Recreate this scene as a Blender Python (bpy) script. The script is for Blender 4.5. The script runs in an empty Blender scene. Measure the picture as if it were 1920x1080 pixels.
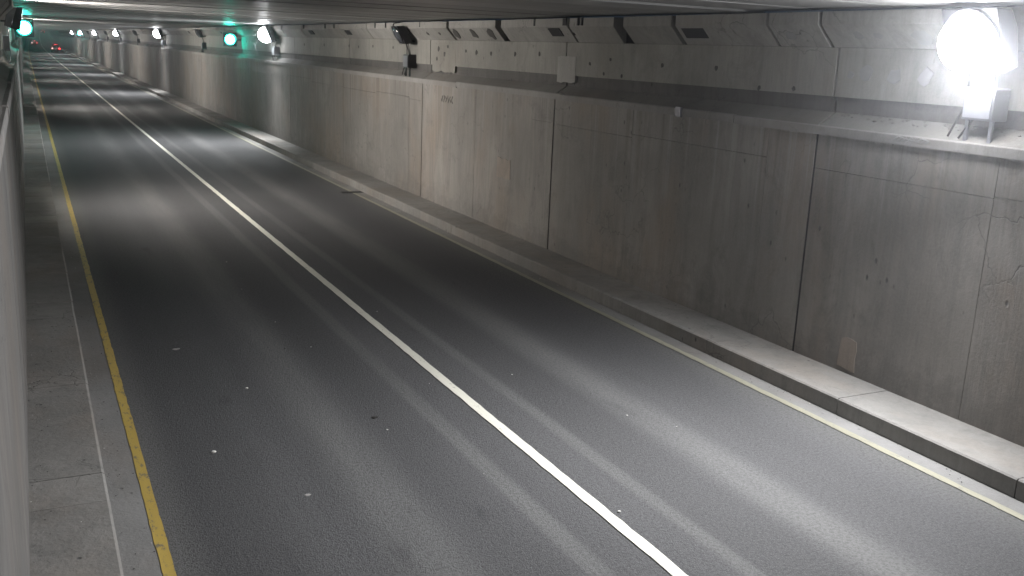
import bpy, bmesh, math, random
from mathutils import Vector, Matrix
random.seed(7)
S = bpy.context.scene
COL = S.collection

# ------------------------------------------------------------------ camera
cam_d = bpy.data.cameras.new('camera'); cam = bpy.data.objects.new('camera', cam_d); COL.objects.link(cam)
cam_d.sensor_width = 36.0; cam_d.lens = 33.75; cam_d.clip_start = 0.05; cam_d.clip_end = 4000
Rr = Vector((0.8960667, -0.44202487, 0.04096935))
Ru = Vector((0.06964301, 0.23112412, 0.97042851))
Rb = Vector((-0.43842255, -0.86671544, 0.23788657))
M = Matrix((( Rr.x, Ru.x, Rb.x, 0.0), (Rr.y, Ru.y, Rb.y, 0.0), (Rr.z, Ru.z, Rb.z, 4.0), (0, 0, 0, 1)))
cam.matrix_world = M
S.camera = cam

# ------------------------------------------------------------------ night sky, exposure
wd = bpy.data.worlds.new('World'); S.world = wd; wd.use_nodes = True
bg = wd.node_tree.nodes['Background']
bg.inputs['Color'].default_value = (0.012, 0.022, 0.035, 1); bg.inputs['Strength'].default_value = 0.8
S.view_settings.view_transform = 'Standard'; S.view_settings.look = 'None'
S.view_settings.exposure = 0.15; S.view_settings.gamma = 1.0; S.view_settings.use_curve_mapping = False
S.cycles.max_bounces = 8; S.cycles.diffuse_bounces = 4
S.cycles.sample_clamp_indirect = 8.0

LAMP_R = 62.0       # radiance of the lit lenses on the far wall
LAMP_L = 1450.0       # and of the flat lenses on the near wall
GREEN = 48.0
BEAM = 560.0         # watts in the beam of each lit far-wall floodlight
HAZE = 0.0018  # density of the haze added for lamp glow
Y0, Y1 = -40.0, 330.0   # tunnel ends

# ------------------------------------------------------------------ helpers
def sx(y): return 0.0 if y < 150 else 2.0e-5*(y-150)**2
def rz(y):
    return 0.0 if y < 335 else 0.018*(y-335)**2/(y-335+20)
def warp(v): return (v[0]+sx(v[1]), v[1], v[2]+rz(v[1]))

class MB:
    def __init__(s): s.v=[]; s.f=[]; s.mi=[]
    def quadbox(s, x0,x1,y0,y1,z0,z1, w=True, mi=0):
        b=len(s.v); P=[(x0,y0,z0),(x1,y0,z0),(x1,y1,z0),(x0,y1,z0),(x0,y0,z1),(x1,y0,z1),(x1,y1,z1),(x0,y1,z1)]
        s.v += [warp(p) if w else p for p in P]
        for q in ((0,3,2,1),(4,5,6,7),(0,1,5,4),(1,2,6,5),(2,3,7,6),(3,0,4,7)):
            s.f.append(tuple(b+i for i in q)); s.mi.append(mi)
        return s
    def prism(s, prof, ys, w=True, mi=0):
        """closed (x,z) profile swept along the list of y; capped."""
        n=len(prof); b=len(s.v)
        a = sum(prof[i][0]*prof[(i+1)%n][1]-prof[(i+1)%n][0]*prof[i][1] for i in range(n))
        if a < 0: prof = prof[::-1]
        for y in ys:
            for (x,z) in prof:
                p=(x,y,z); s.v.append(warp(p) if w else p)
        for k in range(len(ys)-1):
            for i in range(n):
                j=(i+1)%n
                s.f.append((b+k*n+i, b+k*n+j, b+(k+1)*n+j, b+(k+1)*n+i)[::-1]); s.mi.append(mi)
        s.f.append(tuple(b+i for i in range(n))); s.mi.append(mi)
        e=b+(len(ys)-1)*n
        s.f.append(tuple(e+i for i in range(n))[::-1]); s.mi.append(mi)
        return s
    def sheet(s, x0,x1,ys,z, nx=1, mi=0):
        b=len(s.v)
        for y in ys:
            for k in range(nx+1): s.v.append(warp((x0+(x1-x0)*k/nx, y, z)))
        for k in range(len(ys)-1):
            for i in range(nx):
                a=b+k*(nx+1)+i; s.f.append((a,a+1,a+nx+2,a+nx+1)); s.mi.append(mi)
        return s
    def tube(s, pts, r, n=8, mi=0):
        pts=[Vector(p) for p in pts]; b=len(s.v)
        for k,p in enumerate(pts):
            t=(pts[min(k+1,len(pts)-1)]-pts[max(k-1,0)]).normalized()
            u=t.cross(Vector((0.31,0.17,0.93))).normalized(); v=t.cross(u)
            for i in range(n):
                a=2*math.pi*i/n; s.v.append(tuple(p+r*(math.cos(a)*u+math.sin(a)*v)))
        for k in range(len(pts)-1):
            for i in range(n):
                j=(i+1)%n; s.f.append((b+k*n+i,b+k*n+j,b+(k+1)*n+j,b+(k+1)*n+i)); s.mi.append(mi)
        s.f.append(tuple(b+i for i in range(n))[::-1]); s.mi.append(mi)
        e=b+(len(pts)-1)*n; s.f.append(tuple(e+i for i in range(n))); s.mi.append(mi)
        return s
    def lathe(s, c, axis, prof, n=20, mi=0, sy=1.0):
        """prof: list of (radius, offset along axis)"""
        axis=Vector(axis).normalized(); c=Vector(c)
        u=axis.cross(Vector((0,1,0)));
        if u.length<0.1: u=axis.cross(Vector((1,0,0)))
        u.normalize(); v=axis.cross(u); b=len(s.v)
        for (r,h) in prof:
            for i in range(n):
                a=2*math.pi*i/n; s.v.append(tuple(c+axis*h+u*(r*math.cos(a))+v*(r*sy*math.sin(a))))
        for k in range(len(prof)-1):
            for i in range(n):
                j=(i+1)%n; s.f.append((b+k*n+i,b+k*n+j,b+(k+1)*n+j,b+(k+1)*n+i)); s.mi.append(mi)
        if prof[0][0]>1e-6: s.f.append(tuple(b+i for i in range(n))[::-1]); s.mi.append(mi)
        e=b+(len(prof)-1)*n
        if prof[-1][0]>1e-6: s.f.append(tuple(e+i for i in range(n))); s.mi.append(mi)
        return s
    def mesh(s, name, mats, smooth=False):
        me=bpy.data.meshes.new(name); me.from_pydata(s.v,[],s.f)
        for m in (mats if isinstance(mats,(list,tuple)) else [mats]): me.materials.append(m)
        if any(s.mi): me.polygons.foreach_set('material_index', s.mi)
        if smooth: me.polygons.foreach_set('use_smooth',[True]*len(me.polygons))
        bm=bmesh.new(); bm.from_mesh(me); bmesh.ops.recalc_face_normals(bm,faces=bm.faces); bm.to_mesh(me); bm.free()
        return me
    def build(s, name, mats, parent=None, smooth=False, bevel=0.0):
        o=bpy.data.objects.new(name, s.mesh(name,mats,smooth)); COL.objects.link(o)
        if parent is not None: o.parent=parent
        if bevel>0:
            md=o.modifiers.new('bevel','BEVEL'); md.width=bevel; md.segments=2; md.limit_method='ANGLE'; md.angle_limit=math.radians(40)
        return o
def tag(o,label=None,cat=None,group=None,kind=None):
    if label: o['label']=label
    if cat: o['category']=cat
    if group: o['group']=group
    if kind: o['kind']=kind
    return o
def thing(name,label,cat,loc=(0,0,0),group=None):
    o=bpy.data.objects.new(name,None); COL.objects.link(o); o.location=loc; o.empty_display_size=0.2
    return tag(o,label,cat,group)
def copy_tree(o,parent=None):
    c=o.copy(); COL.objects.link(c)
    if parent is not None: c.parent=parent
    for ch in list(o.children): copy_tree(ch,c)
    return c
def span(a,b,step):
    n=max(1,int(math.ceil((b-a)/step))); return [a+(b-a)*i/n for i in range(n+1)]

# ------------------------------------------------------------------ materials
class NT:
    def __init__(s,name):
        s.m=bpy.data.materials.new(name); s.m.use_nodes=True; s.t=s.m.node_tree; s.n=s.t.nodes; s.l=s.t.links
        s.b=s.n['Principled BSDF']; s.out=s.n['Material Output']
    def node(s,t,**k):
        x=s.n.new(t)
        for a,v in k.items(): setattr(x,a,v)
        return x
    def put(s,sock,v):
        if hasattr(v,'is_output'): s.l.new(v,sock)
        else: sock.default_value=v
    def math(s,op,a,b=0.0,c=0.0,clamp=False):
        x=s.node('ShaderNodeMath',operation=op,use_clamp=clamp)
        s.put(x.inputs[0],a); s.put(x.inputs[1],b); s.put(x.inputs[2],c); return x.outputs[0]
    def mix(s,f,a,b,mode='MIX'):
        x=s.node('ShaderNodeMix',data_type='RGBA',blend_type=mode)
        s.put(x.inputs[0],f); s.put(x.inputs[6],a); s.put(x.inputs[7],b); return x.outputs[2]
    def pos(s):
        g=s.node('ShaderNodeNewGeometry'); return g.outputs['Position']
    def sep(s,v):
        x=s.node('ShaderNodeSeparateXYZ'); s.l.new(v,x.inputs[0]); return x.outputs
    def mapv(s,v,scale,loc=(0,0,0)):
        x=s.node('ShaderNodeMapping'); s.l.new(v,x.inputs[0]); x.inputs['Scale'].default_value=scale
        s.put(x.inputs['Location'],loc); return x.outputs[0]
    def noise(s,v,scale=1.0,detail=4,rough=.55,lo=None,hi=None,dist=0.0):
        x=s.node('ShaderNodeTexNoise'); s.l.new(v,x.inputs['Vector']); x.inputs['Scale'].default_value=scale
        x.inputs['Detail'].default_value=detail; x.inputs['Roughness'].default_value=rough; x.inputs['Distortion'].default_value=dist
        o=x.outputs['Fac']
        if lo is not None: o=s.rng(o,lo,hi)
        return o
    def rng(s,v,lo,hi,a=0.0,b=1.0,smooth=True):
        x=s.node('ShaderNodeMapRange',interpolation_type='SMOOTHSTEP' if smooth else 'LINEAR')
        s.put(x.inputs['Value'],v); x.inputs['From Min'].default_value=lo; x.inputs['From Max'].default_value=hi
        x.inputs['To Min'].default_value=a; x.inputs['To Max'].default_value=b; return x.outputs[0]
    def bump(s,h,dist,strength=1.0):
        x=s.node('ShaderNodeBump'); x.inputs['Distance'].default_value=dist; x.inputs['Strength'].default_value=strength
        s.l.new(h,x.inputs['Height']); s.l.new(x.outputs[0],s.b.inputs['Normal'])
    def fin(s,col,rough=.8,spec=.3,metal=0.0):
        s.put(s.b.inputs['Base Color'],col); s.put(s.b.inputs['Roughness'],rough)
        s.put(s.b.inputs['Specular IOR Level'],spec); s.put(s.b.inputs['Metallic'],metal); return s.m
def g(v,t=(1,1,1)): return (v*t[0],v*t[1],v*t[2],1)
def plain(name,col,rough=.5,metal=0.0,spec=.5,var=.15,scale=9):
    n=NT(name); p=n.pos(); f=n.noise(p,scale,3)
    c=n.mix(f,tuple(x*(1-var) for x in col)+(1,),tuple(x*(1+var) for x in col)+(1,))
    return n.fin(c,rough,spec,metal)
def emit(name,col,strength):
    n=NT(name); n.b.inputs['Base Color'].default_value=(.8,.8,.8,1)
    n.b.inputs['Emission Color'].default_value=col+(1,); n.b.inputs['Emission Strength'].default_value=strength
    return n.m

WARM=(1.0,.94,.87)
def concrete(name,base=.3,streak=.5,tint=WARM,board=0.0,blotch=.5,pores=.5,drip=0.0,rough=.85):
    n=NT(name); p=n.pos()
    rnd=n.node('ShaderNodeObjectInfo').outputs['Random']
    big=n.noise(p,.35,5,.6,.3,.7)
    brown=n.noise(n.mapv(p,(1,.5,.35),(13,4,7)),1.1,4,.6,.42,.68)
    st=n.noise(n.mapv(p,(2.3,2.3,.34)),1.7,8,.72,.36,.72,.9)      # vertical weather streaks
    st2=n.noise(n.mapv(p,(14,14,.5)),1.4,4,.6,.3,.7)
    fine=n.noise(p,28,5,.7,.25,.75)
    c=n.mix(big,g(base*.72,tint),g(base*1.22,tint))
    c=n.mix(n.math('MULTIPLY',brown,blotch*.75),c,g(base*.86,(1.10,.86,.66)))
    smu=n.noise(n.mapv(p,(1,1,.7),(3,8,1)),1.5,9,.75,.5,.68,.8)
    c=n.mix(n.math('MULTIPLY',smu,streak*.55),c,g(base*.42,(1,.98,.95)))
    c=n.mix(n.math('MULTIPLY',st,streak*.6),c,g(base*.52,(.95,.95,.94)))
    c=n.mix(n.math('MULTIPLY',st2,streak*.22),c,g(base*.62,(1,1,.97)))
    c=n.mix(n.math('MULTIPLY',fine,.22),c,g(base*1.25,tint))
    if drip:
        z_=n.sep(p)[2]
        dn=n.noise(n.mapv(p,(0,2.6,.12),(0,5,0)),1.0,5,.7,.54,.66,.3); dn2=n.noise(n.mapv(p,(0,7.0,.10),(0,2,0)),1.0,4,.6,.55,.68)
        top=n.rng(z_,1.2,3.15,0,1,False)
        c=n.mix(n.math('MULTIPLY',n.math('MULTIPLY',dn,top),.4*drip),c,g(base*.42,(1.05,.93,.82)))
        c=n.mix(n.math('MULTIPLY',n.math('MULTIPLY',dn2,top),.3*drip),c,g(base*1.5,(1,1,.97)))
        sp=n.noise(n.mapv(p,(1,1.2,2.0),(1,3,0)),2.4,8,.75,.3,.7)
        low=n.rng(n.math('ADD',z_,n.math('MULTIPLY',sp,-.55)),.0,.45,1,0)
        c=n.mix(n.math('MULTIPLY',low,.30*drip),c,g(base*.42,(1,.96,.93)))
    # dark pores / small bug holes
    vo=n.node('ShaderNodeTexVoronoi'); n.l.new(n.mapv(p,(1,1,.55)),vo.inputs['Vector']); vo.inputs['Scale'].default_value=6.0
    keep=n.noise(p,.9,2,.5,.5,.62)
    pr=n.math('MULTIPLY',n.rng(vo.outputs['Distance'],.05,.16,1,0),keep)
    c=n.mix(n.math('MULTIPLY',pr,pores),c,g(base*.32))
    # thin cracks
    nd=n.node('ShaderNodeTexNoise'); n.l.new(p,nd.inputs['Vector']); nd.inputs['Scale'].default_value=2.2; nd.inputs['Detail'].default_value=4
    wv=n.node('ShaderNodeVectorMath',operation='MULTIPLY_ADD'); n.l.new(nd.outputs['Color'],wv.inputs[0]); wv.inputs[1].default_value=(.55,.55,.55); n.l.new(p,wv.inputs[2])
    ck=n.node('ShaderNodeTexVoronoi',feature='DISTANCE_TO_EDGE'); n.l.new(wv.outputs[0],ck.inputs['Vector']); ck.inputs['Scale'].default_value=1.6
    where=n.noise(p,.55,2,.5,.56,.66)
    cr=n.math('MULTIPLY',n.rng(ck.outputs['Distance'],.004,.016,1,0),where)
    c=n.mix(n.math('MULTIPLY',cr,.5),c,g(base*.35))
    val=n.rng(rnd,0,1,.9,1.1,False)
    hs=n.node('ShaderNodeHueSaturation'); n.l.new(c,hs.inputs['Color']); n.l.new(val,hs.inputs['Value'])
    h=n.math('ADD',n.math('MULTIPLY',fine,.5),n.math('MULTIPLY',st2,.5))
    h=n.math('SUBTRACT',h,n.math('MULTIPLY',pr,1.5)); h=n.math('SUBTRACT',h,n.math('MULTIPLY',cr,.8))
    n.bump(h,.006,.6)
    return n.fin(hs.outputs[0],rough,.25)

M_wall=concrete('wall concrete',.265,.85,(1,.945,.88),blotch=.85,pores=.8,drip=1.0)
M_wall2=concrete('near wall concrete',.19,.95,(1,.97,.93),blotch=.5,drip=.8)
M_up=concrete('upper wall concrete',.275,.7,(1,.98,.90),blotch=.3,pores=.8)
M_corbel=concrete('corbel concrete',.29,.65,(1,.98,.92),blotch=.3,pores=.8)
M_rough=concrete('rough construction joint concrete',.12,.9,(1,.97,.93),blotch=.3,pores=.9)
M_ledge=concrete('dusty ledge concrete',.18,.3,(1,.98,.93),blotch=.5)
M_cap=concrete('ledge nosing concrete',.27,.5,(1,.97,.94),blotch=.3)
M_walk=concrete('walkway concrete',.25,.7,(1,.97,.92),blotch=.5,pores=.9)
M_kerb=concrete('kerb concrete',.33,.3,(1,.97,.91),blotch=.4)
M_gutter=concrete('gutter concrete',.21,.2,(1,.99,.97),blotch=.3)
M_patch=concrete('repair mortar',.31,.4,(1,.98,.93),blotch=.2)
M_brick=concrete('rusty repair mortar',.31,.6,(1.06,.91,.79),blotch=.6)
M_dark=plain('dark fill and gap shade',(.03,.03,.032),.8,0,.3)  # joint seals and drain bars; also paints gap and recess shade on the corbels
M_hole=plain('dark grout',(.075,.073,.07),.9,0,.2)
M_grout=plain('grey grout',(.25,.25,.245),.9,0,.2)
M_black=plain('black painted steel',(.022,.022,.026),.38,.2,.5)
M_grey=plain('galvanised steel',(.32,.33,.36),.45,.6,.5)
M_steel=plain('grey painted steel',(.16,.16,.18),.5,.2,.5)
M_cable=plain('black cable sheath',(.012,.012,.012),.5)
M_glassoff=plain('unlit lamp glass',(.06,.065,.075),.12,0,.6)
M_lensR=emit('lit floodlight glass',(.97,.975,1.0),LAMP_R)
M_lensL=emit('lit floodlight glass warm',(1.0,.935,.87),LAMP_L)
M_green=emit('green signal glass',(.035,1.0,.72),GREEN)

def ceil_mat():
    n=NT('ceiling beam concrete'); p=n.pos(); rnd=n.node('ShaderNodeObjectInfo').outputs['Random']
    a=n.noise(n.mapv(p,(.35,1.0,1)),1.6,4,.5,.25,.75); b=n.noise(p,.5,4,.6,.3,.7); f=n.noise(p,30,4,.6)
    c=n.mix(a,g(.33,(1,1,1)),g(.43,(1,1,.98))); c=n.mix(n.math('MULTIPLY',b,.4),c,g(.15))
    hs=n.node('ShaderNodeHueSaturation'); n.l.new(c,hs.inputs['Color']); n.l.new(n.rng(rnd,0,1,.75,1.15,False),hs.inputs['Value'])
    n.bump(f,.0016,.4)
    return n.fin(hs.outputs[0],n.rng(a,0,1,.36,.46),.45)
M_ceil=ceil_mat()

def asphalt_mat():
    n=NT('worn asphalt'); p=n.pos(); x,y,z=n.sep(p)
    wob=n.noise(n.mapv(p,(.0,.12,0)),1.0,3,.5); xx=n.math('ADD',x,n.math('MULTIPLY',n.math('SUBTRACT',wob,.5),.12))
    def band(c,w,soft):
        d=n.math('ABSOLUTE',n.math('SUBTRACT',xx,c)); return n.rng(d,w,w+soft,1,0)
    patch=n.noise(n.mapv(p,(.9,.16,1)),1.3,5,.65,.28,.72)
    along=n.noise(n.mapv(p,(7.0,.05,1)),1.0,4,.6,.3,.7)
    agg=n.noise(p,75,2,.7,.42,.66); agg2=n.noise(p,30,3,.7,.4,.68)
    base=n.mix(patch,g(.082,(1,1,1.05)),g(.104,(1,1,1.04)))
    def lay(c,f,amt,col):
        return n.mix(n.math('MULTIPLY',f,amt),c,col)
    c=lay(base,along,.22,g(.075))
    # wheel paths (polished, darker)
    for cx in (1.3,3.25,5.45,7.0): c=lay(c,band(cx,.18,.42),.45,g(.058,(1,1,1.05)))
    mod=n.rng(n.noise(n.mapv(p,(2.2,.22,1),(5,2,0)),1.2,5,.65),.25,.7,.45,1)
    for cx,w,sft,amt in ((2.66,.05,.45,.85),(6.1,.05,.38,.9),(3.83,.05,.10,.8),(4.97,.04,.09,.7)):
        c=lay(c,n.math('MULTIPLY',band(cx,w,sft),mod),amt,g(.165,(1,1,.99)))
    edge=n.math('MAXIMUM',n.rng(xx,.72,1.15,1,0),n.rng(xx,7.45,8.1,0,1))
    c=lay(c,edge,.75,g(.155,(1,.99,.96)))
    c=n.mix(n.math('MULTIPLY',agg,.5),c,g(.17)); c=n.mix(n.math('MULTIPLY',agg2,.4),c,g(.025))
    # dark oil spots and thin tar cracks
    oil=n.noise(n.mapv(p,(1.4,.5,1),(3,9,0)),1.0,3,.5,.66,.76); c=lay(c,oil,.4,g(.026,(1,1,1.1)))
    h=n.math('ADD',n.math('MULTIPLY',agg,1.0),n.math('MULTIPLY',agg2,.8))
    n.bump(h,.0045,.7)
    return n.fin(c,n.rng(patch,0,1,.74,.84),.16)
M_asph=asphalt_mat()

def paint(name,col,under,wear,rough=.5,lo=.6,hi=.72):
    n=NT(name); p=n.pos()
    w=n.noise(n.mapv(p,(9,3.5,1)),2.0,7,.72,lo,hi); d=n.noise(n.mapv(p,(4,.4,1)),1.2,5,.6,.3,.75); f=n.noise(p,60,3,.6)
    c=n.mix(n.math('MULTIPLY',d,.38),col+(1,),tuple(k*.6 for k in col)+(1,))
    c=n.mix(n.math('MULTIPLY',w,wear),c,under)
    n.bump(f,.002,.5)
    return n.fin(c,rough,.4)
M_white=paint('white lane paint',(.74,.73,.64),g(.14),.6,.5,.56,.70)
M_yellow=paint('yellow edge paint',(.50,.36,.09),g(.12),.8,.55,.53,.62)
M_edge=paint('dirty white edge paint',(.30,.29,.225),g(.16),.65,.6,.52,.66)

# ------------------------------------------------------------------ ground plan
FAR=720.0
ysL=span(Y0,120,20)[:-1]+span(120,FAR,10)
def line_sheet(xa,xb,z):
    rn=random.Random(int(xa*1000)); ys=span(Y0,2,6)[:-1]+span(2,45,.16)[:-1]+[y for y in ysL if y>45]
    b=MB().sheet(xa,xb,ys,z)
    for i,v in enumerate(b.v):
        if 2<v[1]<46: b.v[i]=(v[0]+rn.gauss(0,.0028),v[1],v[2])
    return b
road=tag(MB().sheet(.36,8.33,ysL,0.0).build('road',M_asph),'dark asphalt road with two lanes and pale worn bands',kind='structure')
tag(MB().sheet(.386,.70,ysL,.004).build('gutter',M_gutter),'pale concrete gutter strip along the kerb beside the yellow line',kind='structure')
tag(MB().sheet(8.06,8.309,ysL,.004).build('gutter',M_gutter),'pale concrete gutter strip along the kerb beside the white edge line',kind='structure')
tag(line_sheet(.677,.770,.008).build('road_marking',M_yellow),'solid yellow edge line with cracked paint',kind='structure')
tag(line_sheet(4.344,4.466,.008).build('road_marking',M_white),'solid white lane line down the middle of the road',kind='structure')
tag(line_sheet(7.955,8.055,.008).build('road_marking',M_edge),'faded dirty white edge line beside the gutter',kind='structure')

KH=.21
def walkway(label,xa,xb,kerb_left,edges):
    b=MB()
    base=tag(MB().prism([(xa+.03,-.2),(xb-.03,-.2),(xb-.03,KH-.03),(xa+.03,KH-.03)],ysL).build('walkway',M_hole),label,kind='structure')
    proto={}
    for i in range(len(edges)-1):
        a,c=edges[i]+.0045,edges[i+1]-.0045
        cb=.016
        if kerb_left: prof=[(xa,-.1),(xb,-.1),(xb,KH),(xa+cb*1.4,KH),(xa,KH-cb)]
        else: prof=[(xa,-.1),(xb,-.1),(xb,KH-cb),(xb-cb*1.4,KH),(xa,KH)]
        dz=random.uniform(-.004,.004); dx=random.uniform(-.003,.003)
        prof=[(px+dx,pz+dz) for px,pz in prof]
        MB().prism(prof,span(a,c,8)).build('kerb_slab',M_walk,base)
    return base
e=[Y0]
while e[-1]<2: e.append(e[-1]+3.1)
e=e[:-1]+[2.4,5.3,8.09,8.68,11.2,14.1]
while e[-1]<58: e.append(e[-1]+random.choice((.75,.9,.9,1.05)))
while e[-1]<FAR-40: e.append(e[-1]+6.0)
walkway('narrow kerbed walkway along the wall beside the yellow line',-.235,.385,False,e)
e=[Y0]
while e[-1]<FAR-40: e.append(e[-1]+(2.35 if e[-1]<80 else 7.05))
walkway('raised kerbed walkway along the wall beside the white edge line',8.31,9.12,True,[y+.8 for y in e])

# ------------------------------------------------------------------ walls
P=7.05; J0=9.45           # joints at J0 + k*P
ks=[k for k in range(-7,50) if J0+k*P< Y1-1]
WX,UX,BX,CX=9.10,9.30,9.35,9.05
def side_wall(label,mir):
    """mir: x -> world x"""
    root=thing('tunnel_wall',label,'wall',(0,0,0))
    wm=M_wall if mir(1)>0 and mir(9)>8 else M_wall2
    def prof(pts): return [(mir(a),b) for a,b in pts]
    for k in ks:
        ya,yb=J0+k*P+.021,min(J0+(k+1)*P-.021,Y1)
        near=J0+k*P<62
        m=MB(); rn=random.Random(k*3+(1 if mir(9)>8 else 2))
        # form-work lifts: strips with hair joints and slightly different planes
        cols=[ya,ya+rn.uniform(.85,1.15),ya+rn.uniform(3.6,4.4),yb] if near else [ya,yb]
        for ci in range(len(cols)-1):
            rows=[.1,2.75+rn.uniform(-.06,.06),3.18] if near and rn.random()<.75 else [.1,3.18]
            for ri in range(len(rows)-1):
                gx=rn.uniform(0,.005)
                y_a=cols[ci]+(.003 if ci else 0); y_b=cols[ci+1]-(.003 if ci<len(cols)-2 else 0)
                z_a=rows[ri]+(.003 if ri else 0); z_b=rows[ri+1]-(.003 if ri<len(rows)-2 else 0)
                m.prism(prof([(WX+gx,z_a),(WX+.2,z_a),(WX+.2,z_b),(WX+gx,z_b)]),[y_a,y_b])
        m.build('wall_panel',wm,root)
        if near: MB().quadbox(min(mir(WX+.014),mir(WX+.06)),max(mir(WX+.014),mir(WX+.06)),J0+k*P-.026,J0+k*P+.026,.1,3.18).build('joint_seal',M_dark,root)
        # sloped dusty ledge, rough upstand and upper panel
        MB().prism(prof([(WX+.01,3.19),(WX+.01,3.262),(BX+.02,3.432),(BX+.3,3.432),(BX+.3,3.19)]),[ya,yb]).build('ledge',M_ledge,root)
        if near:
            # ragged top edge of the rough joint band
            ys=span(ya,yb,.28); mm=MB(); b=0
            for y in ys:
                top=3.63+rn.uniform(-.012,.016)
                for q in ((BX,3.425),(BX-rn.uniform(0,.008),3.53),(BX,top+.0),(BX+.2,top),(BX+.2,3.425)): mm.v.append((mir(q[0]),y,q[1]))
            for i in range(len(ys)-1):
                for j in range(5):
                    jj=(j+1)%5; mm.f.append((i*5+j,i*5+jj,(i+1)*5+jj,(i+1)*5+j)); mm.mi.append(0)
            mm.f+= [(0,1,2,3,4),tuple((len(ys)-1)*5+i for i in range(5))]; mm.mi+=[0,0]
            mm.build('rough_joint_band',M_rough,root)
        else:
            MB().prism(prof([(BX,3.425),(BX,3.63),(BX+.2,3.63),(BX+.2,3.425)]),[ya,yb]).build('rough_joint_band',M_rough,root)
        MB().prism(prof([(UX,3.622),(UX+.25,3.622),(UX+.25,4.232),(UX,4.232)]),[ya,yb]).build('upper_panel',M_up,root)
    # nosing along the ledge, in lengths
    ys=[J0-7*P]
    while ys[-1]<Y1-8: ys.append(ys[-1]+(5.1 if ys[-1]<70 else 10))
    ys.append(Y1)
    for i in range(len(ys)-1):
        rn=random.Random(i); d=rn.choice((0,.004,.008)); t=rn.choice((0,0,-.012,.01))
        MB().prism(prof([(WX-.03-d,3.155+t),(WX-.03-d,3.258+t),(WX-.018-d,3.272+t),(WX+.035,3.272+t),(WX+.035,3.155+t)]),[ys[i]+.006,ys[i+1]-.006]).build('ledge_nosing',M_cap,root)
    return root
right=side_wall('stained concrete tunnel wall with panels and ledge beside the white edge line',lambda a:a)
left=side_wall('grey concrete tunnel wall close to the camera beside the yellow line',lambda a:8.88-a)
# hidden backing behind the joints keeps them dark
for r,mir in ((right,lambda a:a),(left,lambda a:8.88-a)):
    MB().prism([(mir(WX+.205),.05),(mir(WX+.5),.05),(mir(WX+.5),4.66),(mir(UX+.26),4.66),(mir(UX+.26),3.19),(mir(WX+.205),3.19)],span(Y0,Y1,12)).build('wall_core',M_hole,r)

# corbel blocks under the ceiling
bounds=[9.56,10.55,12.72,14.32,16.05,19.07,21.85,25.08,28.1,31.02]
while bounds[-1]<Y1-6: bounds.append(bounds[-1]+random.choice((4.75,4.75,2.9,5.9)))
lo=[9.56]
while lo[0]>Y0+6: lo.insert(0,lo[0]-4.75)
bounds=lo[:-1]+bounds+[Y1]
wide={14.32:.17,19.07:.14,21.85:.06,25.08:.05,31.02:.05,9.56:.03,35.77:.06,10.55:.03,12.72:.06,16.05:.03,28.1:.03}
for r,mir in ((right,lambda a:a),(left,lambda a:8.88-a)):
    for i in range(len(bounds)-1):
        a,b=bounds[i],bounds[i+1]
        ga=wide.get(a,.022); gb=wide.get(b,.022)
        q=random.uniform(-.03,.03)
        ca=concrete if False else None
        MB().prism([(mir(UX+.04),4.235),(mir(UX-.012),4.235),(mir(CX+q),4.505),(mir(CX+q),4.662),(mir(UX+.04),4.662)],[a+ga,b-gb]).build('corbel_block',M_corbel,r,bevel=.008)
# dark strips painting gap shade between beam ends, plates painting recess shade, core holes on the far wall
for y,wd_ in ((35.32,.06),(32.52,.06),(31.45,.05),(27.27,.05),(26.34,.05),(23.67,.06),(17.39,.05),(16.17,.14),(15.68,.05),(15.55,.05),(13.89,.09),(13.08,.05),(12.92,.05),(12.54,.16),(11.85,.05),(11.42,.1),(10.15,.05),(6.9,.06),(38.6,.06),(41,.05),(44.3,.06),(47.8,.05)):
    MB().quadbox(CX-.015,CX+.02,y-wd_/2,y+wd_/2,4.51+.02,4.668).build('gap_shade',M_dark,right)
def on_corbel(y0,y1,t0,t1,proud=.014,n=4,mat=M_dark,name='recess_shade'):
    """flat plate lying on the sloping corbel face; t along the slope (0 low, 1 high)"""
    def pt(t,pr): 
        x=UX-.012+(CX-UX+.012)*t; z=4.235+.27*t
        nx,nz=-.27,-.238; L=math.hypot(nx,nz); return (x+nx/L*pr, z+nz/L*pr)
    a0,a1,b0,b1=pt(t0,proud),pt(t1,proud),pt(t0,-.012),pt(t1,-.012)
    MB().prism([a0,a1,b1,b0],[y0,y1]).build(name,mat,right)
on_corbel(16.42,16.86,.42,.92); on_corbel(12.0,12.55,.38,.9); on_corbel(29.9,30.4,.4,.85); on_corbel(34.3,34.8,.4,.85); on_corbel(52.,52.5,.4,.85); on_corbel(63.,63.5,.4,.85)  # dark plates painted in as the shade of recessed pockets
def disc(name,c,axis,r,th,mat,parent,n=14,sy=1.0,ir=.18,seed=0):
    rn=random.Random(seed); m=MB().lathe(c,axis,[(r,-th),(r,th*.6),(r*.8,th)],n,sy=sy)
    for i in range(n):
        k=1+rn.uniform(-ir,ir)
        for row in (0,1,2):
            v=Vector(m.v[row*n+i])-Vector(c); ax=Vector(axis).normalized(); al=ax*v.dot(ax); m.v[row*n+i]=tuple(Vector(c)+al+(v-al)*k)
    return m.build(name,mat,parent)
nrm=(-.27,0,-.238)
for i,(y,rr) in enumerate(((21.55,.2),(20.55,.19),(19.62,.21),(10.2,.13),(9.0,.11),(8.7,.08),(8.05,.19),(16.0,.06),(23.4,.08),(22.6,.07))):
    on_y=y; t=.55
    x=UX-.012+(CX-UX+.012)*t; z=4.235+.27*t
    disc('grout_patch',(x-.004,on_y,z-.004),nrm,rr*.62,.007,M_hole if y>15 else M_grout,right,12,1.25,.28,i)
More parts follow.
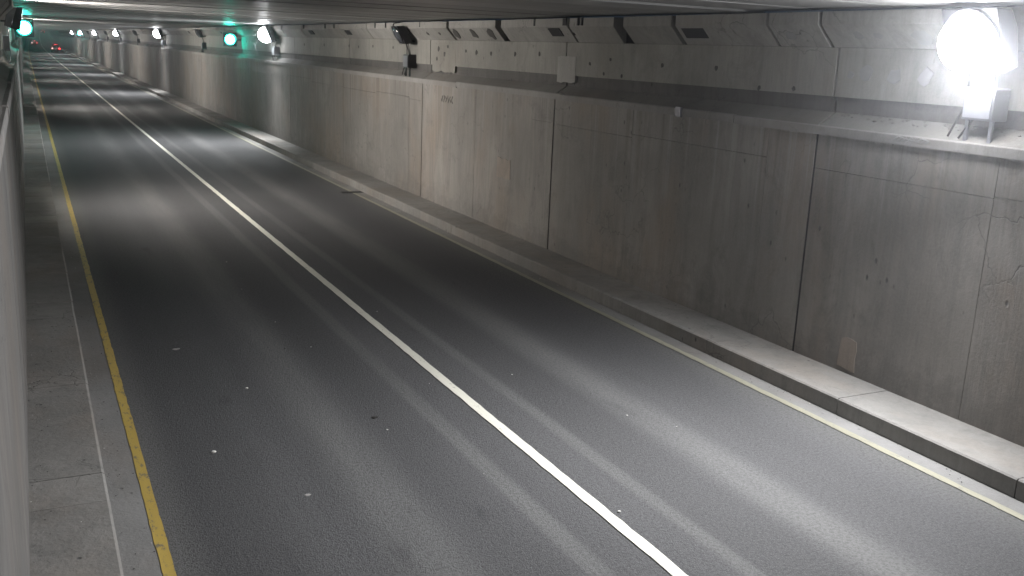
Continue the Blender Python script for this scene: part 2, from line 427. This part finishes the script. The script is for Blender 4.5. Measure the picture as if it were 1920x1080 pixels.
holes=[(21.3,3.99,.05),(20.7,3.97,.07),(19.9,3.96,.06),(18.7,3.98,.06),(17.6,4.0,.05),(23.0,4.02,.08),(22.6,3.9,.07),(22.4,4.08,.06),(23.1,3.78,.07),(26.4,4.0,.05),(28.2,4.02,.05),(29.6,3.98,.05),(30.6,4.0,.05),
 (15.6,3.86,.04),(14.9,3.95,.04),(14.5,3.68,.035),(15.1,3.7,.035),(13.3,3.9,.05),(11.9,3.9,.045),(10.9,3.66,.04),(10.2,3.68,.04),(9.2,3.9,.06),(8.95,3.93,.12),(8.5,3.9,.13),(8.05,3.93,.12),(33.5,4.0,.06),(36.2,3.98,.06),(45.5,4.0,.07),(46.8,4.0,.07)]
for i,(y,z,r_) in enumerate(holes):
    disc('form_hole',(UX-.002,y,z),(-1,0,0),r_*.8,.006,M_hole if (y>10.5 or r_<.06) else M_grout,right,10,1.0,.25,100+i)
# light repair patch that runs down over the rough band, and other patched rectangles
def patch(name,x,y0,y1,z0,z1,mat,parent,label=None,th=.012,seed=0):
    rn=random.Random(seed); n=5; out=[]
    ny,nz=max(3,int((y1-y0)/.12)),max(3,int((z1-z0)/.12)); j=.018
    for i in range(ny): out.append((y0+(y1-y0)*i/ny+rn.uniform(-j,j),z0+rn.uniform(-j,j)))
    for i in range(nz): out.append((y1+rn.uniform(-j,j),z0+(z1-z0)*i/nz+rn.uniform(-j,j)))
    for i in range(ny): out.append((y1-(y1-y0)*i/ny+rn.uniform(-j,j),z1+rn.uniform(-j,j)))
    for i in range(nz): out.append((y0+rn.uniform(-j,j),z1-(z1-z0)*i/nz+rn.uniform(-j,j)))
    m=MB(); N=len(out)
    for (y,z) in out: m.v.append((x-th,y,z))
    for (y,z) in out: m.v.append((x+.06,y,z))
    m.f.append(tuple(range(N))); m.f.append(tuple(range(2*N-1,N-1,-1)))
    for i in range(N): m.f.append((i,(i+1)%N,N+(i+1)%N,N+i))
    m.mi=[0]*len(m.f); o=m.build(name,mat,parent)
    if label: o['label']=label
    return o
patch('repair_patch',UX,16.12,16.8,3.49,3.98,M_patch,right,'pale mortar patch hanging over the rough band',.007,1)
patch('repair_patch',UX,21.9,23.4,3.47,4.2,M_up,right,'upright grey repair strip behind the unlit floodlight',.004,2)
patch('repair_patch',WX,18.3,18.95,1.36,1.78,M_brick,right,'square rusty repair patch at mid height',.006,3)
patch('repair_patch',WX,8.35,8.62,.27,.66,M_brick,right,'reddish patch low on the panel near the walkway',.006,4)
# scribbled dark marks high on the panel and on the nosing
def scribble(x,y0,z0,w,h,n,seed,mat=None):
    rn=random.Random(seed); m=MB()
    for i in range(n):
        y=y0-w*i/n; pts=[]
        for k in range(7):
            a=k/6; pts.append((x,y+math.sin(a*6+i)*.03,z0+h*(a-.5)*(1 if i%2 else .8)))
        m.tube(pts,.009,5)
    m.build('scribble',mat or M_hole,right)
scribble(WX-.002,22.2,2.84,.75,.17,6,1); scribble(WX-.0312,8.15,3.215,.5,.05,9,2,M_grout)
# rough mortar crumbs where the ledge meets the upstand near the lamp
rn=random.Random(21); m=MB()
for i in range(70):
    y=rn.uniform(6.0,9.3); t=rn.uniform(.55,1.0); r_=rn.uniform(.008,.03)
    c=(WX+.01+.26*t,y,3.262+.17*t); b=len(m.v)
    for d in ((1,0,0),(-1,0,0),(0,1.6,0),(0,-1.6,0),(0,0,.7),(0,0,-.7)): m.v.append(tuple(c[q]+d[q]*r_*rn.uniform(.6,1.3) for q in range(3)))
    for f in ((0,2,4),(2,1,4),(1,3,4),(3,0,4),(2,0,5),(1,2,5),(3,1,5),(0,3,5)): m.f.append(tuple(b+q for q in f)); m.mi.append(0)
o=m.build('mortar_crumbs',M_ledge,right); o['kind']='stuff'
# small steel clip on the nosing
MB().quadbox(WX-.06,WX-.02,12.36,12.5,3.14,3.29).build('steel_clip',M_steel,right)

# ------------------------------------------------------------------ ceiling of transverse beams
ceil=tag(MB().prism([(-.55,4.98),(9.43,4.98),(9.43,5.3),(-.55,5.3)],span(Y0,Y1,12)).build('ceiling',M_hole),'low concrete ceiling of beams laid across the tunnel',kind='structure')
y=Y0
shared=None
while y<Y1-.5:
    wdt=random.choice((1.2,1.2,1.5)) if y<90 else 2.4
    dz=random.uniform(-.012,.012)
    c=.03; gp=random.choice((.03,.045,.06))
    m=MB()
    x0,x1=-.52,9.40
    z0=4.70+dz
    prof=[(y+gp,z0+.04),(y+gp+c,z0),(y+wdt-gp-c,z0),(y+wdt-gp,z0+.04),(y+wdt-gp,4.975),(y+gp,4.975)]
    for X in (x0,x1):
        for (yy,zz) in prof: m.v.append(warp((X,yy,zz)))
    for i in range(6):
        j=(i+1)%6; m.f.append((i,j,6+j,6+i))
    m.f+=[tuple(range(6)),tuple(range(6,12))]; m.mi=[0]*8
    m.build('ceiling_beam',M_ceil,ceil)
    y+=wdt

# ------------------------------------------------------------------ portal and cutting beyond it
tag(MB().quadbox(-1.6,10.6,Y1+.02,Y1+.7,4.75,6.4).build('portal_beam',M_wall2),'dark concrete portal beam closing the far tunnel mouth','portal')
for lab,xa,xb in (('low dark retaining wall outside the tunnel on the yellow line side',-.75,-.25),('low dark retaining wall outside the tunnel on the white edge line side',9.12,9.62)):
    r=thing('retaining_wall',lab,'wall',(0,0,0)); yy=Y1+1
    while yy<FAR-60:
        MB().quadbox(xa,xb,yy+.01,yy+13.99,-.5,3.2).build('wall_panel',M_wall2,r); yy+=14
M_grass=plain('dark verge grass',(.03,.05,.02),.9)
tag(MB().sheet(-160,-.76,span(Y1+1,FAR-60,20),2.9,6).build('terrain',M_grass),'grassy bank beyond the tunnel mouth',kind='structure')
tag(MB().sheet(9.63,170,span(Y1+1,FAR-60,20),2.9,6).build('terrain',M_grass),'grassy bank beyond the tunnel mouth',kind='structure')

# ------------------------------------------------------------------ floodlights
def half_ell(m,c,nrm_,ra,rb,depth,n=18,rings=5):
    prof=[]
    for k in range(rings+1):
        a=math.pi/2*k/rings; prof.append((max(math.cos(a),0)*ra if k<rings else 0.0005, math.sin(a)*depth))
    m.lathe(c,nrm_,prof,n,sy=rb/ra)
def floodlight(label,lit):
    """origin on the upper wall face at road level 4 m above; x grows into the wall"""
    t=thing('floodlight',label,'floodlight',(9.0,0,4.0),'floodlights along the tunnel walls')
    prof=[(-.28,.55),(-.07,.55),(.045,.43),(.155,.13),(-.02,.10)]
    hw=.25; R_=.222
    if lit: prof=[(-.30,.635),(-.07,.635),(.045,.47),(.155,.07),(-.03,.0)]; hw=.34; R_=.315  # lit head and lens enlarged, lamp glare put into their shape
    hd=MB().prism(prof,[-hw,hw],w=False).build('lamp_head',M_black,t,bevel=.012)
    n_=Vector((-.866,0,-.5)) if not lit else Vector((-.92,0,-.39)); c=Vector((-.15,0,.325)) if not lit else Vector((-.165,0,.315))
    rim=MB().lathe(c+n_*-.005,n_,[(R_+.03,-.02),(R_+.03,.035),(R_+.004,.035),(R_+.004,-.02)],20,sy=.97).build('lens_rim',M_steel if lit else M_black,hd)
    m=MB()
    if lit: half_ell(m,c+n_*.02,n_,.315,.308,.34)
    else: half_ell(m,c+n_*.005,n_,.222,.215,.07)
    m.build('lens',M_lensR if lit else M_glassoff,hd,smooth=True)
    MB().quadbox(.10,.31,-.05,.05,.17,.21,False).build('bracket',M_black,t)
    if lit:
        ld=bpy.data.lights.get('flood_beam') or bpy.data.lights.new('flood_beam','AREA')
        ld.shape='DISK'; ld.size=.3; ld.energy=BEAM; ld.color=(.985,.985,1.0); ld.spread=math.radians(140)
        lo_=bpy.data.objects.new('flood_beam',ld); COL.objects.link(lo_); lo_.parent=t
        dv=Vector((-.79,0,-.61)); lo_.location=c+n_*.27+Vector((0,-.37,-.03)); lo_.rotation_euler=dv.to_track_quat('-Z','Y').to_euler()
    MB().tube([(-.16,.26,.5),(-.19,.3,.58),(-.12,.34,.64),(.03,.36,.66)],.014).build('conduit',M_cable,t)
    bb=MB().quadbox(.07,.31,-.19,.19,-.5,-.17,False).build('ballast_box',M_steel if lit else M_black,t,bevel=.01)
    MB().quadbox(.055,.07,-.165,.165,-.475,-.195,False).build('box_lid',M_grey if lit else M_steel,bb)
    MB().quadbox(.09,.29,-.2,.2,-.17,-.155,False).build('top_flange',M_grey if lit else M_black,bb)
    for s_ in (-1,1): MB().quadbox(.12,.15,s_*.15-.02,s_*.15+.02,-.73,-.5,False).build('leg',M_black if not lit else M_steel,t)
    MB().tube([(.16,-.1,-.17),(.13,-.13,-.08),(.12,-.1,.02),(.1,-.08,.14)],.012).build('cable',M_cable,t)
    MB().tube([(.18,.04,-.17),(.16,.05,-.05),(.1,.03,.13)],.012).build('cable',M_cable,t)
    MB().tube([(.1,.22,.3),(.2,.26,.0),(.2,.26,-.35),(.12,.3,-.56),(.11,.36,-.70)],.013).build('cable',M_cable,t)
    MB().tube([(.14,.1,-.5),(.13,.16,-.6),(.11,.22,-.71)],.012).build('cable',M_cable,t)
    return t
LIT_Y=[7.12,40.3,76.0,111.5,146.0,182.0,217.0]
lit_lab=['glaring white floodlight closest to the camera above the ledge','lit white floodlight on the wall just before the bright green signal',
 'third lit floodlight along the wall, past the green signal','fourth lit floodlight along the wall beside the white edge line','fifth lit floodlight along the wall beside the white edge line',
 'sixth small lit floodlight far along the wall, at the distant green signal','seventh tiny lit floodlight far along the wall past the distant signal']
pl=floodlight(lit_lab[0],True)
for i,y in enumerate(LIT_Y):
    o=pl if i==0 else copy_tree(pl)
    o['label']=lit_lab[i]; o.location=(9.0+sx(y),y,4.0+rz(y))
OFF_Y=[24.75,58.2,93.8,129.0,164.5,200.0]
off_lab=['unlit black floodlight with hanging cables above its box, nearest of the dark ones','unlit black floodlight on the wall behind the green signal','third unlit dark floodlight along the wall, between two small lit ones',
 'fourth unlit dark floodlight, small and far along the wall','fifth unlit dark floodlight, tiny and far along the wall','sixth unlit dark floodlight, near the tunnel mouth']
pu=floodlight(off_lab[0],False)
for i,y in enumerate(OFF_Y):
    o=pu if i==0 else copy_tree(pu)
    o['label']=off_lab[i]; o.location=(9.0+sx(y),y,4.0+rz(y))

def shielded(label):
    """flat lens floodlight with side shields on the near wall, aimed across the road; x grows towards the road"""
    t=thing('shielded_floodlight',label,'floodlight',(-.12,0,4.0),'shielded floodlights on the near wall')
    hd=MB().prism([(.20,.52),(.0,.52),(-.10,.42),(-.2,.12),(-.02,.08)],[-.25,.25],w=False).build('lamp_head',M_steel,t,bevel=.012)
    # shields
    for s_ in (-1,1):
        MB().prism([(.19,.53),(-.03,.075),(.23,.02),(.36,.53)],sorted([s_*.252,s_*.262]),w=False).build('side_shield',M_black,hd)
    n_=Vector((.894,0,-.447)); 
    m=MB(); c=Vector((.1,0,.305))
    m.prism([(.205+.0,.50),(.008,.1),(.002,.103),(.199,.503)],[-.225,.225],w=False)
    m.build('lens',M_lensL,hd)
    MB().prism([(.0,.07),(.24,.015),(.24,.025),(.0,.085)],[-.25,.25],w=False).build('bottom_lip',M_grey,hd)
    MB().quadbox(-.30,-.12,-.05,.05,.2,.24,False).build('bracket',M_steel,t)
    bb=MB().quadbox(-.30,-.08,-.19,.19,-.42,-.1,False).build('ballast_box',M_steel,t,bevel=.01)
    MB().quadbox(-.29,-.06,-.2,.2,-.1,-.085,False).build('top_flange',M_grey,bb)
    MB().tube([(-.28,-.22,-.05),(-.26,-.25,-.4),(-.14,-.2,-.68)],.016).build('leg',M_grey,t)
    MB().tube([(-.08,.18,-.38),(-.1,.18,-.55),(-.12,.05,-.68)],.016).build('leg',M_grey,t)
    MB().tube([(-.1,-.1,-.09),(-.08,-.12,0),(-.1,-.05,.1)],.012).build('cable',M_cable,t)
    return t
ls=['black shielded floodlight on the near wall just before the big green signal glow','shielded floodlight on the near wall hidden behind the nearer one','third shielded floodlight along the near wall','fourth shielded floodlight along the near wall','fifth shielded floodlight along the near wall','sixth shielded floodlight along the near wall']
sp=shielded(ls[0])
for i,y in enumerate([24.8,59.4,94.5,129.5,164.5,200.0]):
    o=sp if i==0 else copy_tree(sp)
    o['label']=ls[i]; o.location=(-.21+sx(y),y,4.0+rz(y)); o.scale=(.72,1,1)

# ------------------------------------------------------------------ green signals
def signal(label,loc,side,k=1.0):
    t=thing('traffic_signal',label,'traffic signal',loc,'green lane signals')
    h=.31*k
    MB().quadbox(-h,h,0,.2,-h,h,False).build('signal_housing',M_black,t,bevel=.02)
    bz=MB().lathe((0,-.01,0),(0,-1,0),[(.235*k,0),(.26*k,.02),(.26*k,.0)],22).build('bezel',M_steel,t)
    MB().lathe((0,-.012,0),(0,-1,0),[(.225*k,0),(.19*k,.045),(.1*k,.075),(.0005,.085)],22).build('lens',M_green,t,smooth=True)
    vs=MB(); n=14; b=0
    for yy in (-.02,-.17):
        for r_ in (.262*k,.272*k):
            for i in range(n+1):
                a=math.radians(0+180*i/n); vs.v.append((r_*math.cos(a),yy,r_*math.sin(a)))
    q=n+1
    for i in range(n):
        vs.f+=[(i,i+1,2*q+i+1,2*q+i),(q+i,3*q+i,3*q+i+1,q+i+1),(2*q+i,2*q+i+1,3*q+i+1,3*q+i),(i,q+i,q+i+1,i+1)]
    vs.mi=[0]*len(vs.f); vs.build('visor',M_black,t)
    MB().quadbox(min(side*h,side*(h+.28)),max(side*h,side*(h+.28)),.06,.14,-.04,.04,False).build('bracket',M_steel,t)
    return t
signal('bright green round signal on the wall left of the second lit floodlight',(8.78,48.0,4.06),1)
signal('large glaring green signal on the near wall at the end of the yellow line',(.07,46.0,4.17),-1,1.2)
signal('distant green signal on the wall among the far lamps',(8.72+sx(186),186.0,4.15+rz(186)),1,1.2)

# ------------------------------------------------------------------ cars
M_tail=emit('lit tail lamp glass',(1.0,.03,.03),9.0)
M_tailw=emit('white rear lamp glass',(1.0,.5,.46),3.0)
M_tyre=plain('tyre rubber',(.02,.02,.02),.8)
M_rim=plain('alloy rim',(.45,.45,.47),.3,.9)
M_win=plain('dark car glass',(.015,.017,.02),.06,0,.6)
M_plate=plain('number plate',(.6,.6,.6),.5)
def car(label,loc,paint_col,suv):
    t=thing('car',label,'car',loc,'cars driving away towards the tunnel mouth')
    pm=plain('car paint',paint_col,.25,.3,.6,.05); L=4.5; hw=.92; H=1.68 if suv else 1.45
    belt=.98 if suv else .88
    # body: cross-sections along y (rear at -L/2)
    secs=[(-2.25,.36,.78,.80),(-2.2,.24,belt-.02,.88),(-1.6,.2,belt+.02,.92),(0,.2,belt,.93),(1.2,.2,belt-.06,.92),(1.9,.22,belt-.16,.88),(2.25,.32,.66,.74)]
    m=MB()
    for (yy,z0,z1,w_) in secs:
        for q in ((-w_*.93,z0),(-w_,z0+(z1-z0)*.4),(-w_*.95,z1-.05),(-w_*.84,z1),(w_*.84,z1),(w_*.95,z1-.05),(w_,z0+(z1-z0)*.4),(w_*.93,z0)): m.v.append((q[0],yy,q[1]))
    for k in range(len(secs)-1):
        for i in range(8):
            j=(i+1)%8; m.f.append((k*8+i,k*8+j,(k+1)*8+j,(k+1)*8+i))
    m.f+=[tuple(range(8)),tuple(range(48,56))]; m.mi=[0]*len(m.f)
    body=m.build('body',pm,t,smooth=False,bevel=.02)
    c=MB(); r0=-2.08 if suv else -1.75; r1=-1.75 if suv else -1.05
    cs=[(r0,belt-.02,.80),(r1,H,.62),(.25,H,.62),(1.05,belt-.04,.78)]
    prof_l=[( -w_,yy,zz) for yy,zz,w_ in cs]; prof_r=[(w_,yy,zz) for yy,zz,w_ in cs]
    c.v=prof_l+prof_r; c.f=[(0,1,2,3),(4,7,6,5),(0,4,5,1),(1,5,6,2),(2,6,7,3),(0,3,7,4)]; c.mi=[0]*6
    c.build('cabin',pm,t,bevel=.03)
    def inset(f,name,off):
        vs=[Vector(c.v[i]) for i in f]; ce=sum(vs,Vector())/4; nn=(vs[1]-vs[0]).cross(vs[2]-vs[0]).normalized()
        if nn.dot(ce-Vector((0,-.4,1.0)))<0: nn=-nn
        mm=MB(); mm.v=[tuple(ce+(v-ce)*.84+nn*off) for v in vs]+[tuple(ce+(v-ce)*.84-nn*.01) for v in vs]
        mm.f=[(0,1,2,3),(4,5,6,7)]+[(i,(i+1)%4,4+(i+1)%4,4+i) for i in range(4)]; mm.mi=[0]*6; mm.build(name,M_win,t)
    inset((0,4,5,1),'rear_window',.012); inset((2,6,7,3),'windscreen',.012); inset((0,1,2,3),'side_window',.012); inset((4,7,6,5),'side_window',.012)
    for sx_ in (-1,1):
        for yy in (-1.35,1.35):
            w=MB().lathe((sx_*.80,yy,.33),(sx_,0,0),[(.2,-.11),(.33,-.09),(.33,.1),(.21,.125),(.2,.1)],18).build('wheel',M_tyre,t)
            MB().lathe((sx_*.80,yy,.33),(sx_,0,0),[(.2,.08),(.19,.11),(.05,.09)],14).build('rim',M_rim,w)
        z=.8 if suv else .74
        MB().quadbox(min(sx_*.56,sx_*.86),max(sx_*.56,sx_*.86),-2.285,-2.16,z-.13,z+.13,False).build('tail_light',(M_tailw if (sx_<0) else M_tail),t,bevel=.02)
        MB().quadbox(min(sx_*.93,sx_*1.08),max(sx_*.93,sx_*1.08),.75,.9,belt,belt+.15,False).build('mirror',pm,t)
    MB().quadbox(-.26,.26,-2.275,-2.2,.52,.63,False).build('number_plate',M_plate,t)
    MB().quadbox(-.8,.8,-2.31,-2.1,.33,.48,False).build('bumper',M_black,t,bevel=.02)
    MB().quadbox(-.3,.3,-1.95 if suv else -1.6,-1.9 if suv else -1.55,H-.09,H-.05,False).build('brake_light',M_tail,t)
    return t
def onroad(x,y): return (x+sx(y),y,rz(y))
car('red car with glowing tail lights in the far lane beside the white edge line',onroad(6.15,240),(.32,.02,.02),True)
car('distant car with pale and red rear lights in the lane beside the yellow line',onroad(2.35,350),(.30,.10,.10),False)
car('tiny far car with faint red tail lights climbing beyond the tunnel mouth',onroad(6.0,560),(.10,.05,.05),False)

# ------------------------------------------------------------------ drain, stones and grit on the road
d=thing('drain_slot','dark slotted drain across the gutter beside the white edge line','drain',(7.95,26.0,0.0))
MB().quadbox(-.28,.34,-.13,.13,.0,.011,False).build('frame',M_hole,d)
for i in range(5): MB().quadbox(-.25,.31,-.105+i*.05,-.085+i*.05,.004,.017,False).build('bar',M_dark,d)
def stone(name,x,y,r_,mat,seed,flat=.6):
    rn=random.Random(seed); bm=bmesh.new(); bmesh.ops.create_icosphere(bm,subdivisions=2,radius=1)
    for v in bm.verts:
        k=1+rn.uniform(-.16,.16); v.co=Vector((v.co.x*r_*1.25*k,v.co.y*r_*k,(v.co.z*flat+flat*.7)*r_*k))
    me=bpy.data.meshes.new(name); bm.to_mesh(me); bm.free(); me.materials.append(mat)
    o=bpy.data.objects.new(name,me); COL.objects.link(o); o.location=(x,y,.001); return o
M_stone=plain('pale stone',(.62,.61,.58),.8)
M_leaf=plain('dark scrap',(.018,.016,.014),.8)
M_litter=plain('dull paper scrap',(.30,.29,.28),.8)
tag(stone('stone',1.42,9.25,.019,M_stone,1),'white stone lying closest to the camera in the lane beside the yellow line','stone')
tag(stone('stone',2.09,10.99,.015,M_stone,2),'small white stone farther on in the same lane, past the biggest one','stone')
tag(stone('leaf_scrap',3.21,9.59,.03,M_leaf,3,.2),'dark scrap lying between the pale lane band and the white line','litter')
tag(stone('paper_scrap',1.53,12.81,.04,M_litter,4,.12),'flat grey scrap on the dark asphalt near the yellow line','litter')
tag(stone('paper_scrap',2.04,7.99,.024,M_litter,5,.12),'flat grey scrap on the lane close to the camera','litter')
tag(stone('stone',4.54,6.64,.014,M_stone,6),'white chip right beside the white lane line near the camera','stone')
rn=random.Random(5); m=MB()
pts=[(3.04,13.67),(4.64,13.78),(3.21,12.32),(5.3,10.37),(5.92,8.64),(3.22,9.19),(3.1,17.92),(1.91,14.56),(3.66,14.6),(2.87,12.36)]
for _ in range(70): pts.append((rn.uniform(.9,7.9),rn.uniform(4,30)))
for _ in range(160): pts.append((8.06+.24*rn.random()**.6,rn.uniform(5,32)))
for _ in range(90): pts.append((.40+.3*rn.random(),rn.uniform(4,20)))
for _ in range(60): pts.append((-.21+.16*rn.random()**2,rn.uniform(4,16)))
for _ in range(25): pts.append((rn.uniform(-.1,.36),rn.uniform(4,14)))
for i,(x,y) in enumerate(pts):
    zb=KH+.004 if x<.385 else .009
    r_=.012 if i<10 else rn.uniform(.004,.0095); b=len(m.v); mi=0 if i<7 or rn.random()<.2 else 1
    for dd in ((1,0,.3),(-1,0,.3),(0,1,.3),(0,-1,.3),(0,0,1),(0,0,-.2)): m.v.append((x+dd[0]*r_*rn.uniform(.6,1.4),y+dd[1]*r_*rn.uniform(.6,1.6),zb+dd[2]*r_*.7))
    for f in ((0,2,4),(2,1,4),(1,3,4),(3,0,4),(2,0,5),(1,2,5),(3,1,5),(0,3,5)): m.f.append(tuple(b+q for q in f)); m.mi.append(mi)
tag(m.build('grit',[M_stone,M_leaf]),'loose grit and chips scattered over the road',kind='stuff')

# ------------------------------------------------------------------ haze added for the glow around the lamps
if HAZE>0:
    hz=MB().quadbox(-200,210,-60,FAR+30,-3,12,False).build('haze',None or bpy.data.materials.new('lamp glow haze'))
    hm=hz.data.materials[0]; hm.use_nodes=True; nt=hm.node_tree
    for n_ in list(nt.nodes):
        if n_.type=='BSDF_PRINCIPLED': nt.nodes.remove(n_)
    pv=nt.nodes.new('ShaderNodeVolumePrincipled'); pv.inputs['Density'].default_value=HAZE; pv.inputs['Color'].default_value=(.85,.88,.95,1); pv.inputs['Anisotropy'].default_value=.91
    nt.links.new(pv.outputs[0],nt.nodes['Material Output'].inputs['Volume'])
    tag(hz,'thin added haze that makes the glow around the lamps',kind='stuff')
